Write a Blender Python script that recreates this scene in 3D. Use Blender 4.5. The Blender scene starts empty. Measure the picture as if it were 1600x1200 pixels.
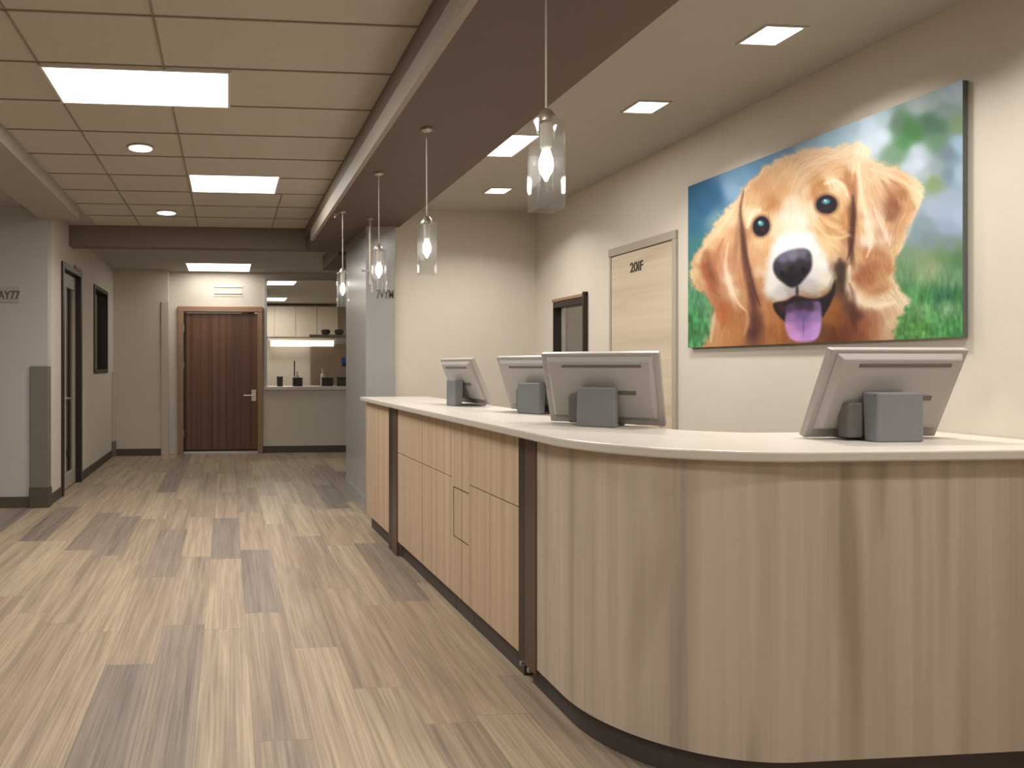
import bpy, bmesh, math, random
import numpy as np
from mathutils import Vector, Matrix
random.seed(7)
C = bpy.context.scene.collection
sc = bpy.context.scene
PI = math.pi

# ------------------------------------------------------------ camera, world, exposure
cd = bpy.data.cameras.new('camera'); cam = bpy.data.objects.new('camera', cd); C.objects.link(cam)
cam.location = (0, 0, 1.29)
cam.rotation_euler = (PI/2, 0, -math.radians(5.07))
cd.sensor_width = 36.0; cd.sensor_fit = 'HORIZONTAL'
cd.lens = 1150/1600*36
cd.shift_x = (800-458)/1600; cd.shift_y = -28/1600
cd.clip_start = 0.05; cd.clip_end = 100
sc.camera = cam
w = bpy.data.worlds.new('world'); sc.world = w; w.use_nodes = True
w.node_tree.nodes['Background'].inputs[0].default_value = (1.0, .95, .9, 1)
w.node_tree.nodes['Background'].inputs[1].default_value = .25
sc.view_settings.view_transform = 'Standard'; sc.view_settings.look = 'None'
sc.view_settings.gamma = 1; sc.view_settings.use_curve_mapping = False
sc.view_settings.exposure = -0.2
KP = 1.0            # overall lamp power factor
WARM = (1.0, .965, .93)

# ------------------------------------------------------------ materials
def s2l(c):
    return tuple(((x/255)/12.92 if x/255 <= .04045 else (((x/255)+.055)/1.055)**2.4) for x in c)
def newmat(n):
    m = bpy.data.materials.new(n); m.use_nodes = True
    nt = m.node_tree; b = nt.nodes['Principled BSDF']
    return m, nt, b
def N(nt, t, **k):
    n = nt.nodes.new(t)
    for a, v in k.items(): setattr(n, a, v)
    return n
def mth(nt, op, a, b=None, c=None):
    n = N(nt, 'ShaderNodeMath', operation=op)
    for i, v in enumerate((a, b, c)):
        if v is None: continue
        if isinstance(v, (int, float)): n.inputs[i].default_value = v
        else: nt.links.new(v, n.inputs[i])
    return n.outputs[0]
def plain(n, col, rough=.5, metal=0, noise=.04, scale=6, bump=0, spec=.5):
    m, nt, b = newmat(n)
    no = N(nt, 'ShaderNodeTexNoise'); no.inputs['Scale'].default_value = scale; no.inputs['Detail'].default_value = 4
    tc = N(nt, 'ShaderNodeTexCoord'); nt.links.new(tc.outputs['Object'], no.inputs['Vector'])
    mx = N(nt, 'ShaderNodeMix', data_type='RGBA')
    nt.links.new(no.outputs['Fac'], mx.inputs['Factor'])
    c = s2l(col)
    mx.inputs['A'].default_value = tuple(max(0, x*(1-noise)) for x in c)+(1,)
    mx.inputs['B'].default_value = tuple(min(1, x*(1+noise)) for x in c)+(1,)
    nt.links.new(mx.outputs['Result'], b.inputs['Base Color'])
    b.inputs['Roughness'].default_value = rough; b.inputs['Metallic'].default_value = metal
    b.inputs['Specular IOR Level'].default_value = spec
    if bump:
        n2 = N(nt, 'ShaderNodeTexNoise'); n2.inputs['Scale'].default_value = 260
        nt.links.new(tc.outputs['Object'], n2.inputs['Vector'])
        bp = N(nt, 'ShaderNodeBump'); bp.inputs['Strength'].default_value = bump; bp.inputs['Distance'].default_value = .002
        nt.links.new(n2.outputs['Fac'], bp.inputs['Height']); nt.links.new(bp.outputs['Normal'], b.inputs['Normal'])
    return m
def emit(n, col, s):
    m, nt, b = newmat(n)
    b.inputs['Base Color'].default_value = (.8, .8, .8, 1)
    b.inputs['Emission Color'].default_value = tuple(col)+(1,); b.inputs['Emission Strength'].default_value = s
    return m
def glass(n, tint=(.955, .955, .95), base=.08, milk=.06, fac=.45):
    m, nt, b = newmat(n)
    out = nt.nodes['Material Output']
    tr = N(nt, 'ShaderNodeBsdfTransparent'); tr.inputs[0].default_value = tint+(1,)
    gl = N(nt, 'ShaderNodeBsdfGlossy'); gl.inputs['Roughness'].default_value = .04
    df = N(nt, 'ShaderNodeBsdfTranslucent'); df.inputs[0].default_value = (.9, .9, .88, 1)
    lw = N(nt, 'ShaderNodeLayerWeight'); lw.inputs[0].default_value = .35
    f = mth(nt, 'MULTIPLY_ADD', lw.outputs['Facing'], fac, base)
    m1 = N(nt, 'ShaderNodeMixShader'); nt.links.new(f, m1.inputs[0]); nt.links.new(tr.outputs[0], m1.inputs[1]); nt.links.new(gl.outputs[0], m1.inputs[2])
    m2 = N(nt, 'ShaderNodeMixShader'); m2.inputs[0].default_value = milk
    nt.links.new(m1.outputs[0], m2.inputs[1]); nt.links.new(df.outputs[0], m2.inputs[2])
    nt.links.new(m2.outputs[0], out.inputs['Surface'])
    return m
def ramp(nt, fac, stops):
    r = N(nt, 'ShaderNodeValToRGB'); e = r.color_ramp.elements
    while len(e) < len(stops): e.new(.5)
    for i, (p, c) in enumerate(stops): e[i].position = p; e[i].color = s2l(c)+(1,)
    nt.links.new(fac, r.inputs[0]); return r.outputs['Color']
def mix(nt, blend, f, a, b):
    n = N(nt, 'ShaderNodeMix', data_type='RGBA', blend_type=blend)
    if isinstance(f, (int, float)): n.inputs['Factor'].default_value = f
    else: nt.links.new(f, n.inputs['Factor'])
    for k, v in (('A', a), ('B', b)):
        if isinstance(v, tuple): n.inputs[k].default_value = v
        else: nt.links.new(v, n.inputs[k])
    return n.outputs['Result']
def wood(n, stops, grain=(22, .7), rough=.5, along='v', seed=0.0, streak=.55, fine=90, contrast=(.86, 1.08)):
    """wood from UV metres: u across the grain, v along it"""
    m, nt, b = newmat(n)
    uv = N(nt, 'ShaderNodeUVMap'); uv.uv_map = 'UVMap'
    sep = N(nt, 'ShaderNodeSeparateXYZ'); nt.links.new(uv.outputs[0], sep.inputs[0])
    u, v = (sep.outputs[0], sep.outputs[1]) if along == 'v' else (sep.outputs[1], sep.outputs[0])
    def tex(su, sv, off, det=4, dist=0):
        cb = N(nt, 'ShaderNodeCombineXYZ')
        nt.links.new(mth(nt, 'MULTIPLY', u, su), cb.inputs[0]); nt.links.new(mth(nt, 'MULTIPLY', v, sv), cb.inputs[1])
        cb.inputs[2].default_value = off
        t = N(nt, 'ShaderNodeTexNoise'); t.inputs['Scale'].default_value = 1; t.inputs['Detail'].default_value = det
        t.inputs['Distortion'].default_value = dist
        nt.links.new(cb.outputs[0], t.inputs['Vector']); return t.outputs['Fac']
    big = tex(grain[0], grain[1]*.45, seed, 3, .2)
    col = ramp(nt, big, stops)
    fn = tex(fine, 1.2, seed+5, 4)
    mr = N(nt, 'ShaderNodeMapRange'); mr.inputs['From Min'].default_value = .3; mr.inputs['From Max'].default_value = .7
    mr.inputs['To Min'].default_value = contrast[0]; mr.inputs['To Max'].default_value = contrast[1]
    nt.links.new(fn, mr.inputs['Value'])
    cc = N(nt, 'ShaderNodeCombineColor')
    for i in range(3): nt.links.new(mr.outputs[0], cc.inputs[i])
    col = mix(nt, 'MULTIPLY', 1.0, col, cc.outputs[0])
    st = tex(grain[0]*.55, grain[1], seed+11, 2, .6)
    stf = N(nt, 'ShaderNodeMapRange'); stf.inputs['From Min'].default_value = .60; stf.inputs['From Max'].default_value = .72
    stf.inputs['To Max'].default_value = streak; nt.links.new(st, stf.inputs['Value'])
    col = mix(nt, 'MULTIPLY', stf.outputs[0], col, s2l((178, 165, 135))+(1,))
    nt.links.new(col, b.inputs['Base Color']); b.inputs['Roughness'].default_value = rough
    return m
def floor_mat():
    m, nt, b = newmat('plank_floor')
    tc = N(nt, 'ShaderNodeTexCoord'); sep = N(nt, 'ShaderNodeSeparateXYZ'); nt.links.new(tc.outputs['Object'], sep.inputs[0])
    x, y = sep.outputs[0], sep.outputs[1]
    px = mth(nt, 'DIVIDE', mth(nt, 'ADD', x, .115), .205)
    ix = mth(nt, 'FLOOR', px)
    wn = N(nt, 'ShaderNodeTexWhiteNoise', noise_dimensions='1D'); nt.links.new(ix, wn.inputs['W'])
    py = mth(nt, 'ADD', mth(nt, 'DIVIDE', y, 1.32), mth(nt, 'MULTIPLY', wn.outputs['Value'], 7.3))
    iy = mth(nt, 'FLOOR', py)
    cb = N(nt, 'ShaderNodeCombineXYZ'); nt.links.new(ix, cb.inputs[0]); nt.links.new(iy, cb.inputs[1])
    w2 = N(nt, 'ShaderNodeTexWhiteNoise', noise_dimensions='3D'); nt.links.new(cb.outputs[0], w2.inputs['Vector'])
    rnd = w2.outputs['Value']
    base = ramp(nt, rnd, [(0, (148, 138, 131)), (.09, (154, 143, 134)), (.2, (172, 158, 142)), (.5, (184, 167, 147)), (.7, (188, 172, 152)), (.85, (196, 183, 160)), (1, (178, 163, 144))])
    def tex(su, sv, zoff, det=4, dist=0.):
        c = N(nt, 'ShaderNodeCombineXYZ')
        nt.links.new(mth(nt, 'MULTIPLY', x, su), c.inputs[0]); nt.links.new(mth(nt, 'MULTIPLY', y, sv), c.inputs[1])
        nt.links.new(mth(nt, 'ADD', mth(nt, 'MULTIPLY', rnd, 40), zoff), c.inputs[2])
        t = N(nt, 'ShaderNodeTexNoise'); t.inputs['Scale'].default_value = 1; t.inputs['Detail'].default_value = det; t.inputs['Distortion'].default_value = dist
        nt.links.new(c.outputs[0], t.inputs['Vector']); return t.outputs['Fac']
    band = ramp(nt, tex(18, .6, 0, 4, .5), [(.25, (176, 168, 160)), (.42, (216, 208, 198)), (.55, (236, 228, 214)), (.75, (255, 248, 234))])
    col = mix(nt, 'MULTIPLY', .8, base, band)
    fine = ramp(nt, tex(110, 2.2, 3, 4), [(.3, (205, 202, 200)), (.62, (255, 255, 255))])
    col = mix(nt, 'MULTIPLY', .8, col, fine)
    fx = mth(nt, 'FRACT', px); fy = mth(nt, 'FRACT', py)
    ex = mth(nt, 'LESS_THAN', mth(nt, 'MINIMUM', fx, mth(nt, 'SUBTRACT', 1, fx)), .008)
    ey = mth(nt, 'LESS_THAN', mth(nt, 'MINIMUM', fy, mth(nt, 'SUBTRACT', 1, fy)), .0015)
    seam = mth(nt, 'MULTIPLY', mth(nt, 'MAXIMUM', ex, ey), .35)
    col = mix(nt, 'MIX', seam, col, s2l((95, 80, 65))+(1,))
    nt.links.new(col, b.inputs['Base Color']); b.inputs['Roughness'].default_value = .5
    b.inputs['Specular IOR Level'].default_value = .35
    return m

M = {}
M['wall'] = plain('greige_wall_paint', (205, 196, 181), .75, bump=.1)
M['wallcool'] = plain('cool_grey_wall_paint', (180, 176, 169), .7, bump=.1)
M['ceil'] = plain('painted_ceiling', (178, 173, 163), .85)
M['tile'] = plain('ceiling_tile', (202, 195, 184), .9, noise=.05, scale=40, bump=.3)
M['tbar'] = plain('ceiling_grid', (150, 140, 124), .6)
M['brown'] = plain('brown_soffit_paint', (102, 85, 74), .6)
M['fascia'] = plain('soffit_fascia_paint', (164, 154, 140), .6)
M['fascia2'] = plain('taupe_beam_paint', (122, 108, 95), .6)
M['base'] = plain('dark_rubber_base', (78, 70, 60), .55)
M['toe'] = plain('toe_kick', (72, 64, 60), .5)
M['guard'] = plain('grey_guard', (112, 108, 94), .5)
M['guardlight'] = plain('pale_guard', (196, 184, 166), .45)
M['panelgrey'] = plain('gloss_grey_panel', (158, 156, 153), .22)
M['bronze'] = plain('dark_bronze', (44, 34, 28), .4, metal=.2)
M['post'] = plain('bronze_post', (98, 80, 66), .38, metal=.35)
M['postdark'] = plain('bronze_post_groove', (66, 54, 46), .4, metal=.3)
M['framewood'] = plain('door_frame_wood', (150, 118, 90), .5)
M['framegrey'] = plain('door_frame_grey', (168, 158, 142), .5)
M['steel'] = plain('brushed_steel', (200, 195, 188), .28, metal=.9)
M['nickel'] = plain('satin_nickel', (190, 180, 168), .35, metal=.7)
M['top'] = plain('counter_stone', (202, 194, 182), .32, noise=.05, scale=14)
M['mon'] = plain('monitor_shell', (168, 162, 156), .4)
M['mondark'] = plain('monitor_recess', (98, 93, 90), .5)
M['monstand'] = plain('monitor_stand', (122, 122, 124), .4)
M['screen'] = plain('monitor_screen', (18, 19, 22), .12)
M['dark'] = plain('dark_plastic', (40, 33, 27), .45)
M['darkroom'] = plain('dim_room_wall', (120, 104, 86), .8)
M['white'] = plain('white_plastic', (222, 216, 206), .45)
M['plate'] = plain('sign_plate', (170, 162, 150), .5)
M['letter'] = plain('sign_letter', (88, 78, 66), .6)
M['letterdark'] = plain('dark_number', (66, 56, 44), .5)
M['blue'] = plain('blue_plastic', (40, 90, 150), .4)
M['red'] = plain('red_dot', (220, 70, 70), .4)
M['cab'] = plain('pale_cabinet', (208, 196, 176), .5)
M['canvasedge'] = plain('canvas_side', (92, 96, 88), .7)
M['floor'] = floor_mat()
M['counterwood'] = wood('light_maple_laminate', [(.28, (162, 148, 132)), (.40, (184, 168, 149)), (.5, (190, 176, 158)), (.6, (200, 182, 164)), (.74, (178, 165, 147))], grain=(10, .5), rough=.5, streak=.5, fine=60, contrast=(.95, 1.03))
M['cabwood'] = wood('striped_maple_laminate', [(.25, (170, 146, 120)), (.42, (190, 166, 138)), (.55, (200, 176, 148)), (.75, (210, 188, 158))], grain=(22, .25), rough=.5, seed=9, streak=.4, fine=70, contrast=(.94, 1.04))
M['doorwood'] = wood('walnut_door_veneer', [(.3, (66, 42, 28)), (.45, (90, 58, 38)), (.6, (116, 76, 50)), (.75, (94, 60, 40))], grain=(12, .2), rough=.35, seed=3, streak=.3)
M['maple'] = wood('pale_maple_door', [(.3, (188, 172, 146)), (.5, (200, 184, 158)), (.7, (208, 190, 164))], grain=(9, .8), rough=.5, along='u', seed=6, streak=.25, fine=40, contrast=(.94, 1.03))
M['glass'] = glass('clear_glass', base=.02, milk=.045, fac=.22)
M['pane'] = glass('window_glass', base=.03, milk=.0)
M['lamp'] = emit('lit_diffuser', (1, .97, .92), 4.5)
M['bulb'] = emit('lit_bulb', (1, .95, .87), 7)
M['strip'] = emit('lit_strip', (1, .93, .82), 2.2)

# ------------------------------------------------------------ mesh helpers
class MB:
    def __init__(s): s.v = []; s.f = []; s.m = []; s.uv = {}
    def add(s, vs, fs, mi=0, uvs=None):
        o = len(s.v); s.v += [tuple(p) for p in vs]
        for i, f in enumerate(fs):
            if uvs: s.uv[len(s.f)] = uvs[i]
            s.f.append([o+k for k in f]); s.m.append(mi)
        return s
    def box(s, x0, x1, y0, y1, z0, z1, mi=0):
        v = [(x0,y0,z0),(x1,y0,z0),(x1,y1,z0),(x0,y1,z0),(x0,y0,z1),(x1,y0,z1),(x1,y1,z1),(x0,y1,z1)]
        return s.add(v, [(0,3,2,1),(4,5,6,7),(0,1,5,4),(1,2,6,5),(2,3,7,6),(3,0,4,7)], mi)
    def prism(s, pts, z0, z1, mi=0):
        n = len(pts)
        v = [(p[0],p[1],z0) for p in pts]+[(p[0],p[1],z1) for p in pts]
        f = [tuple(range(n-1,-1,-1)), tuple(range(n,2*n))]+[(i,(i+1)%n,n+(i+1)%n,n+i) for i in range(n)]
        return s.add(v, f, mi)
    def lathe(s, prof, c=(0,0,0), n=24, mi=0):
        v = []; f = []
        for r, z in prof:
            for k in range(n):
                a = 2*PI*k/n; v.append((c[0]+r*math.cos(a), c[1]+r*math.sin(a), c[2]+z))
        for i in range(len(prof)-1):
            for k in range(n):
                f.append((i*n+k, i*n+(k+1)%n, (i+1)*n+(k+1)%n, (i+1)*n+k))
        f.append(tuple(range(n-1,-1,-1))); f.append(tuple((len(prof)-1)*n+k for k in range(n)))
        return s.add(v, f, mi)
    def tube(s, p, q, r, n=12, mi=0):
        p = Vector(p); q = Vector(q); d = (q-p).normalized()
        a = d.orthogonal().normalized(); b = d.cross(a)
        v = []
        for c in (p, q):
            for k in range(n):
                t = 2*PI*k/n; v.append(tuple(c+a*r*math.cos(t)+b*r*math.sin(t)))
        f = [(k,(k+1)%n,n+(k+1)%n,n+k) for k in range(n)]+[tuple(range(n-1,-1,-1)), tuple(range(n,2*n))]
        return s.add(v, f, mi)
    def ribbon(s, path, z0, z1, th, mi=0, nz=1, u0=0.0):
        """vertical board following a plan path; th is thickness to the left of travel; UV metres"""
        P = [Vector((p[0],p[1])) for p in path]; n = len(P); ln = [0]
        for i in range(1, n): ln.append(ln[-1]+(P[i]-P[i-1]).length)
        nor = []
        for i in range(n):
            d = (P[min(i+1,n-1)]-P[max(i-1,0)]).normalized(); nor.append(Vector((-d.y, d.x)))
        Q = [P[i]+nor[i]*th for i in range(n)]
        vs = []; fs = []; uv = []
        def V(p, z): vs.append((p.x,p.y,z)); return len(vs)-1
        for i in range(n-1):
            a=[V(P[i],z0),V(P[i+1],z0),V(P[i+1],z1),V(P[i],z1)]; fs.append(a); uv.append([(u0+ln[i],z0),(u0+ln[i+1],z0),(u0+ln[i+1],z1),(u0+ln[i],z1)])
            b=[V(Q[i+1],z0),V(Q[i],z0),V(Q[i],z1),V(Q[i+1],z1)]; fs.append(b); uv.append([(u0+ln[i+1],z0),(u0+ln[i],z0),(u0+ln[i],z1),(u0+ln[i+1],z1)])
            t=[V(P[i],z1),V(P[i+1],z1),V(Q[i+1],z1),V(Q[i],z1)]; fs.append(t); uv.append([(u0+ln[i],z1),(u0+ln[i+1],z1),(u0+ln[i+1],z1+th),(u0+ln[i],z1+th)])
            g=[V(Q[i],z0),V(Q[i+1],z0),V(P[i+1],z0),V(P[i],z0)]; fs.append(g); uv.append([(u0,0)]*4)
        for i in (0, n-1):
            a=[V(P[i],z0),V(P[i],z1),V(Q[i],z1),V(Q[i],z0)]
            if i: a=a[::-1]
            fs.append(a); uv.append([(u0+ln[i],z0),(u0+ln[i],z1),(u0+ln[i]+th,z1),(u0+ln[i]+th,z0)])
        return s.add(vs, fs, mi, uv)
    def build(s, name, mats, parent=None, o=(0,0,0), bevel=0, smooth=False, autouv=None):
        me = bpy.data.meshes.new(name)
        me.from_pydata([(a-o[0],b-o[1],c-o[2]) for a,b,c in s.v], [], s.f)
        if not isinstance(mats, (list, tuple)): mats = [mats]
        for m in mats: me.materials.append(m)
        for i, p in enumerate(me.polygons): p.material_index = s.m[i]; p.use_smooth = smooth
        if s.uv or autouv:
            uvl = me.uv_layers.new(name='UVMap')
            for i, p in enumerate(me.polygons):
                for j, li in enumerate(p.loop_indices):
                    if i in s.uv: uvl.data[li].uv = s.uv[i][j]
                    else:
                        co = s.v[me.loops[li].vertex_index]
                        uvl.data[li].uv = (co[0]+co[1], co[2]) if abs(p.normal.z) < .5 else (co[0], co[1])
        me.update()
        ob = bpy.data.objects.new(name, me); C.objects.link(ob)
        if parent: ob.parent = parent
        else: ob.location = o
        if s.uv:
            bm = bmesh.new(); bm.from_mesh(me); bmesh.ops.remove_doubles(bm, verts=bm.verts, dist=1e-5)
            bmesh.ops.recalc_face_normals(bm, faces=bm.faces); bm.to_mesh(me); bm.free()
        if smooth:
            e = ob.modifiers.new('es', 'EDGE_SPLIT'); e.split_angle = math.radians(35)
        if bevel:
            b = ob.modifiers.new('bevel', 'BEVEL'); b.width = bevel; b.segments = 2; b.limit_method = 'ANGLE'
        return ob
def tag(o, label, cat=None, group=None, kind=None):
    if label: o['label'] = label
    if cat: o['category'] = cat
    if group: o['group'] = group
    if kind: o['kind'] = kind
    return o
def thing(name, label, cat, loc, group=None, rz=0):
    o = bpy.data.objects.new(name, None); C.objects.link(o); o.location = loc; o.rotation_euler = (0,0,rz)
    o.empty_display_size = .1
    return tag(o, label, cat, group)
def struct(name, mb, mats, label, cat, **k):
    return tag(mb.build(name, mats, **k), label, cat, kind='structure')
def text(name, s, size, mat, M4, depth=.004, parent=None, label=None):
    cu = bpy.data.curves.new(name, 'FONT'); cu.body = s; cu.size = size; cu.extrude = depth/2
    cu.align_x = 'CENTER'; cu.align_y = 'CENTER'; cu.offset = size*.012
    tmp = bpy.data.objects.new(name+'_tmp', cu); C.objects.link(tmp)
    bpy.context.view_layer.update()
    me = bpy.data.meshes.new_from_object(tmp.evaluated_get(bpy.context.evaluated_depsgraph_get()))
    bpy.data.objects.remove(tmp)
    me.transform(M4); me.materials.clear(); me.materials.append(mat); me.name = name
    o = bpy.data.objects.new(name, me); C.objects.link(o)
    if parent: o.parent = parent
    return o
def area(name, loc, sx, sy, power, parent=None, spread=180, col=WARM, rot=(0,0,0)):
    l = bpy.data.lights.new(name, 'AREA'); l.shape = 'RECTANGLE'; l.size = sx; l.size_y = sy
    l.energy = power*KP; l.color = col; l.spread = math.radians(spread)
    o = bpy.data.objects.new(name, l); C.objects.link(o); o.location = loc; o.rotation_euler = rot
    if parent: o.parent = parent
    return o

# ------------------------------------------------------------ room shell
CT = 2.747; CR = 2.66; CV = 2.68; SB = 2.51
struct('floor', MB().box(-5.2, 4.2, -2.6, 17.2, -.1, 0), M['floor'], 'long wood-look plank floor running down the corridor', 'floor')
# tiled ceiling: tiles set into a grid of thin bars
mb = MB()
xl = [-1.36, -.91, -.31, .80]
ys = [7.79-.52*k for k in range(20)]
mb.box(-1.36, .828, -2.5, 7.79, CT+.006, CT+.05, 0)
g = .0045
for xx in xl[1:3]: mb.box(xx-g, xx+g, -2.5, 7.79, CT, CT+.006, 1)
mb.box(.46-g, .46+g, 6.23, 7.79, CT, CT+.006, 1)
for yy in ys[1:]:
    if yy > -2.5: mb.box(-1.36, .828, yy-g, yy+g, CT, CT+.0055, 1)
struct('ceiling', mb, [M['tile'], M['tbar']], 'suspended tile ceiling over the corridor', 'ceiling')
mb = MB().box(-1.72, -1.36, 6.901, 7.8, CT+.003, CT+.05).box(-5.1, -1.72, -2.5, 6.9, CT+.003, CT+.05)
struct('ceiling', mb, M['ceil'], 'plain plaster ceiling border on the left', 'ceiling')
struct('ceiling', MB().box(1.5, 2.84, -2.5, 6.4, CR, CR+.05), M['ceil'], 'smooth painted ceiling above the reception desk', 'ceiling')
struct('ceiling', MB().box(-1.64, 4.1, 7.98, 17.1, CV, CV+.05), M['ceil'], 'low painted ceiling in front of the walnut door', 'ceiling')
# left bulkhead beam
struct('trim_1', MB().box(-1.72, -1.36, -2.5, 6.9, 2.64, CT+.05), M['ceil'], 'painted bulkhead beam running along the left of the tile ceiling', 'beam')
# cross beam
struct('trim_2', MB().box(-1.66, 1.2, 7.8, 7.98, 2.535, CT+.05), M['fascia2'], 'taupe cross beam where the tile ceiling ends', 'beam')
# soffit
mb = MB().box(.83, 1.5, -2.5, 7.8, SB, CT+.04, 0).box(1.2, 1.5, 7.98, 9.3, SB, CV, 0)
struct('trim_3', mb, M['brown'], 'dark brown dropped soffit above the reception counter', 'soffit')
mb = MB()
v = []
for yy in (-2.5, 7.1): v += [(.80,yy,SB-.004),(.80,yy,SB+.02),(.80,yy,SB+.10),(.812,yy,SB+.125),(.829,yy,SB+.13),(.829,yy,SB-.004)]
n = 6; mb.add(v, [(i,(i+1)%n,n+(i+1)%n,n+i) for i in range(n)]+[tuple(range(n-1,-1,-1)), tuple(range(n,2*n))])
struct('trim_4', mb, M['fascia'], 'pale lip moulding along the lower edge of the brown soffit', 'moulding')
struct('trim_5', MB().box(.815, .829, -2.5, 7.78, SB+.131, CT-.001), M['fascia2'], 'taupe fascia band between tile ceiling and soffit lip', 'fascia')

def wall_x(name, x0, x1, y0, y1, z0, z1, holes, mat, label):
    """wall slab in the Y direction with rectangular openings (ya, yb, za, zb)"""
    mb = MB(); cur = y0
    for ya, yb, za, zb in sorted(holes):
        mb.box(x0, x1, cur, ya, z0, z1)
        if za > z0: mb.box(x0, x1, ya, yb, z0, za)
        if zb < z1: mb.box(x0, x1, ya, yb, zb, z1)
        cur = yb
    mb.box(x0, x1, cur, y1, z0, z1)
    return struct(name, mb, mat, label, 'wall')
def wall_y(name, y0, y1, x0, x1, z0, z1, holes, mat, label):
    mb = MB(); cur = x0
    for xa, xb, za, zb in sorted(holes):
        mb.box(cur, xa, y0, y1, z0, z1)
        if za > z0: mb.box(xa, xb, y0, y1, z0, za)
        if zb < z1: mb.box(xa, xb, y0, y1, zb, z1)
        cur = xb
    mb.box(cur, x1, y0, y1, z0, z1)
    return struct(name, mb, mat, label, 'wall')
LD = (7.50, 8.36, 0, 2.31); LW = (9.22, 10.2, 1.22, 2.28)
wall_x('wall_left', -1.76, -1.64, 7.021, 10.87, 0, CT+.05, [LD, LW], M['wall'], 'greige corridor wall on the left with door and narrow window')
wall_y('wall_front_left', 6.9, 7.02, -5.1, -1.64, 0, CT+.05, [], M['wallcool'], 'cool grey wall facing the camera at far left')
struct('wall_outer_left', MB().box(-5.2, -5.1, -2.5, 7.02, 0, CT+.05), M['wallcool'], 'grey side wall of the open area at left', 'wall')
wall_y('wall_back_left', 10.75, 10.87, -1.64, -.86, 0, CV, [], M['wall'], 'greige wall piece left of the walnut door alcove')
struct('wall_alcove', MB().box(-.98, -.86, 10.87, 11.0, 0, CV), M['wallcool'], 'narrow return wall of the door alcove', 'wall')
ED = (-.70, .49, 0, 2.14); IW = (.555, 1.90, .975, 2.60)
wall_y('wall_back', 10.95, 11.07, -.86, 2.6, 0, CV, [ED, IW], M['wall'], 'end wall holding the walnut door and the pass-through window')
struct('wall_column', MB().box(1.2, 1.46, 6.34, 7.42, 0, SB), M['panelgrey'], 'glossy grey wall end behind the far end of the counter', 'wall')
struct('wall_corridor_right', MB().box(1.9, 2.0, 7.42, 10.95, 0, CV).box(1.46, 1.9, 7.34, 7.42, 0, SB), M['wallcool'], 'grey wall hidden behind the glossy column', 'wall')
wall_y('wall_reception', 6.36, 6.46, 1.46, 2.74, 0, CR, [], M['wall'], 'greige back wall of the reception area')
RD = (4.295, 5.055, 0, 2.09); RW = (5.42, 5.98, .92, 1.82)
wall_x('wall_right', 2.74, 2.84, -2.5, 6.46, 0, CR, [RD, RW], M['wall'], 'greige right wall carrying the dog picture')
struct('wall_rear', MB().box(-5.2, 2.84, -2.6, -2.5, 0, CT+.05), M['wall'], 'wall behind the camera', 'wall')

# baseboards
def base(name, x0, x1, y0, y1, label): struct(name, MB().box(x0, x1, y0, y1, 0, .1), M['base'], label, 'baseboard')
base('baseboard_front_left', -5.1, -1.80, 6.89, 6.9, 'dark rubber base under the grey wall at far left')
base('baseboard_left', -1.64, -1.63, 7.0, 7.44, 'short dark base between corner guard and left door')
base('baseboard_left_far', -1.64, -1.63, 8.43, 10.75, 'thin dark base under the narrow window')
base('baseboard_back_left', -1.6, -.96, 10.74, 10.75, 'dark base left of the door alcove')
base('baseboard_back', .52, 1.9, 10.94, 10.95, 'dark base under the pass-through window')
base('baseboard_right', 2.73, 2.74, -2.5, 4.26, 'dark base along the right wall')
struct('baseboard_column', MB().box(1.19, 1.2, 6.34, 7.42, 0, .15), M['panelgrey'], 'pale base of the glossy grey column', 'baseboard')

# ------------------------------------------------------------ corner guards
t = thing('corner_guard', 'dark grey waist-high corner guard at the left corridor corner', 'corner guard', (-1.71, 6.88, 0))
MB().box(-1.795, -1.626, 6.878, 6.8999, .18, 1.29).box(-1.6399, -1.626, 6.9, 6.97, .18, 1.29).build('guard_cover', M['guard'], t, (-1.71,6.88,0), bevel=.006)
MB().box(-1.80, -1.62, 6.872, 6.8999, 0, .18).box(-1.6399, -1.62, 6.9, 6.98, 0, .18).build('guard_base', M['base'], t, (-1.71,6.88,0), bevel=.004)
t = thing('corner_guard', 'slim pale corner guard at the far end of the left wall', 'corner guard', (-1.61, 10.7, 0))
MB().box(-1.64, -1.60, 10.62, 10.75, .22, 1.2).build('guard_cover', M['guardlight'], t, (-1.61,10.7,0), bevel=.005)
MB().box(-1.64, -1.595, 10.61, 10.7499, 0, .22).build('guard_base', M['fascia2'], t, (-1.61,10.7,0), bevel=.004)
t = thing('corner_guard', 'tall pale corner guard beside the walnut door alcove', 'corner guard', (-.89, 10.74, 0))
MB().box(-.955, -.85, 10.728, 10.7499, 0, 2.22).build('guard_cover', M['guardlight'], t, (-.89,10.74,0), bevel=.004)

# ------------------------------------------------------------ doors and windows of the setting
def lever(parent, o, p, d, nrm, L=.12):
    """rose plate + lever; p = centre on face, nrm = outward normal, d = lever direction"""
    p = Vector(p); d = Vector(d); nrm = Vector(nrm)
    m = MB().tube(p, p+nrm*.012, .028, 20).tube(p+nrm*.01, p+nrm*.055, .010).tube(p+nrm*.05-d*.01, p+nrm*.05+d*L, .010)
    h = m.build('door_handle', M['steel'], parent, o, bevel=.002, smooth=True); return h
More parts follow.
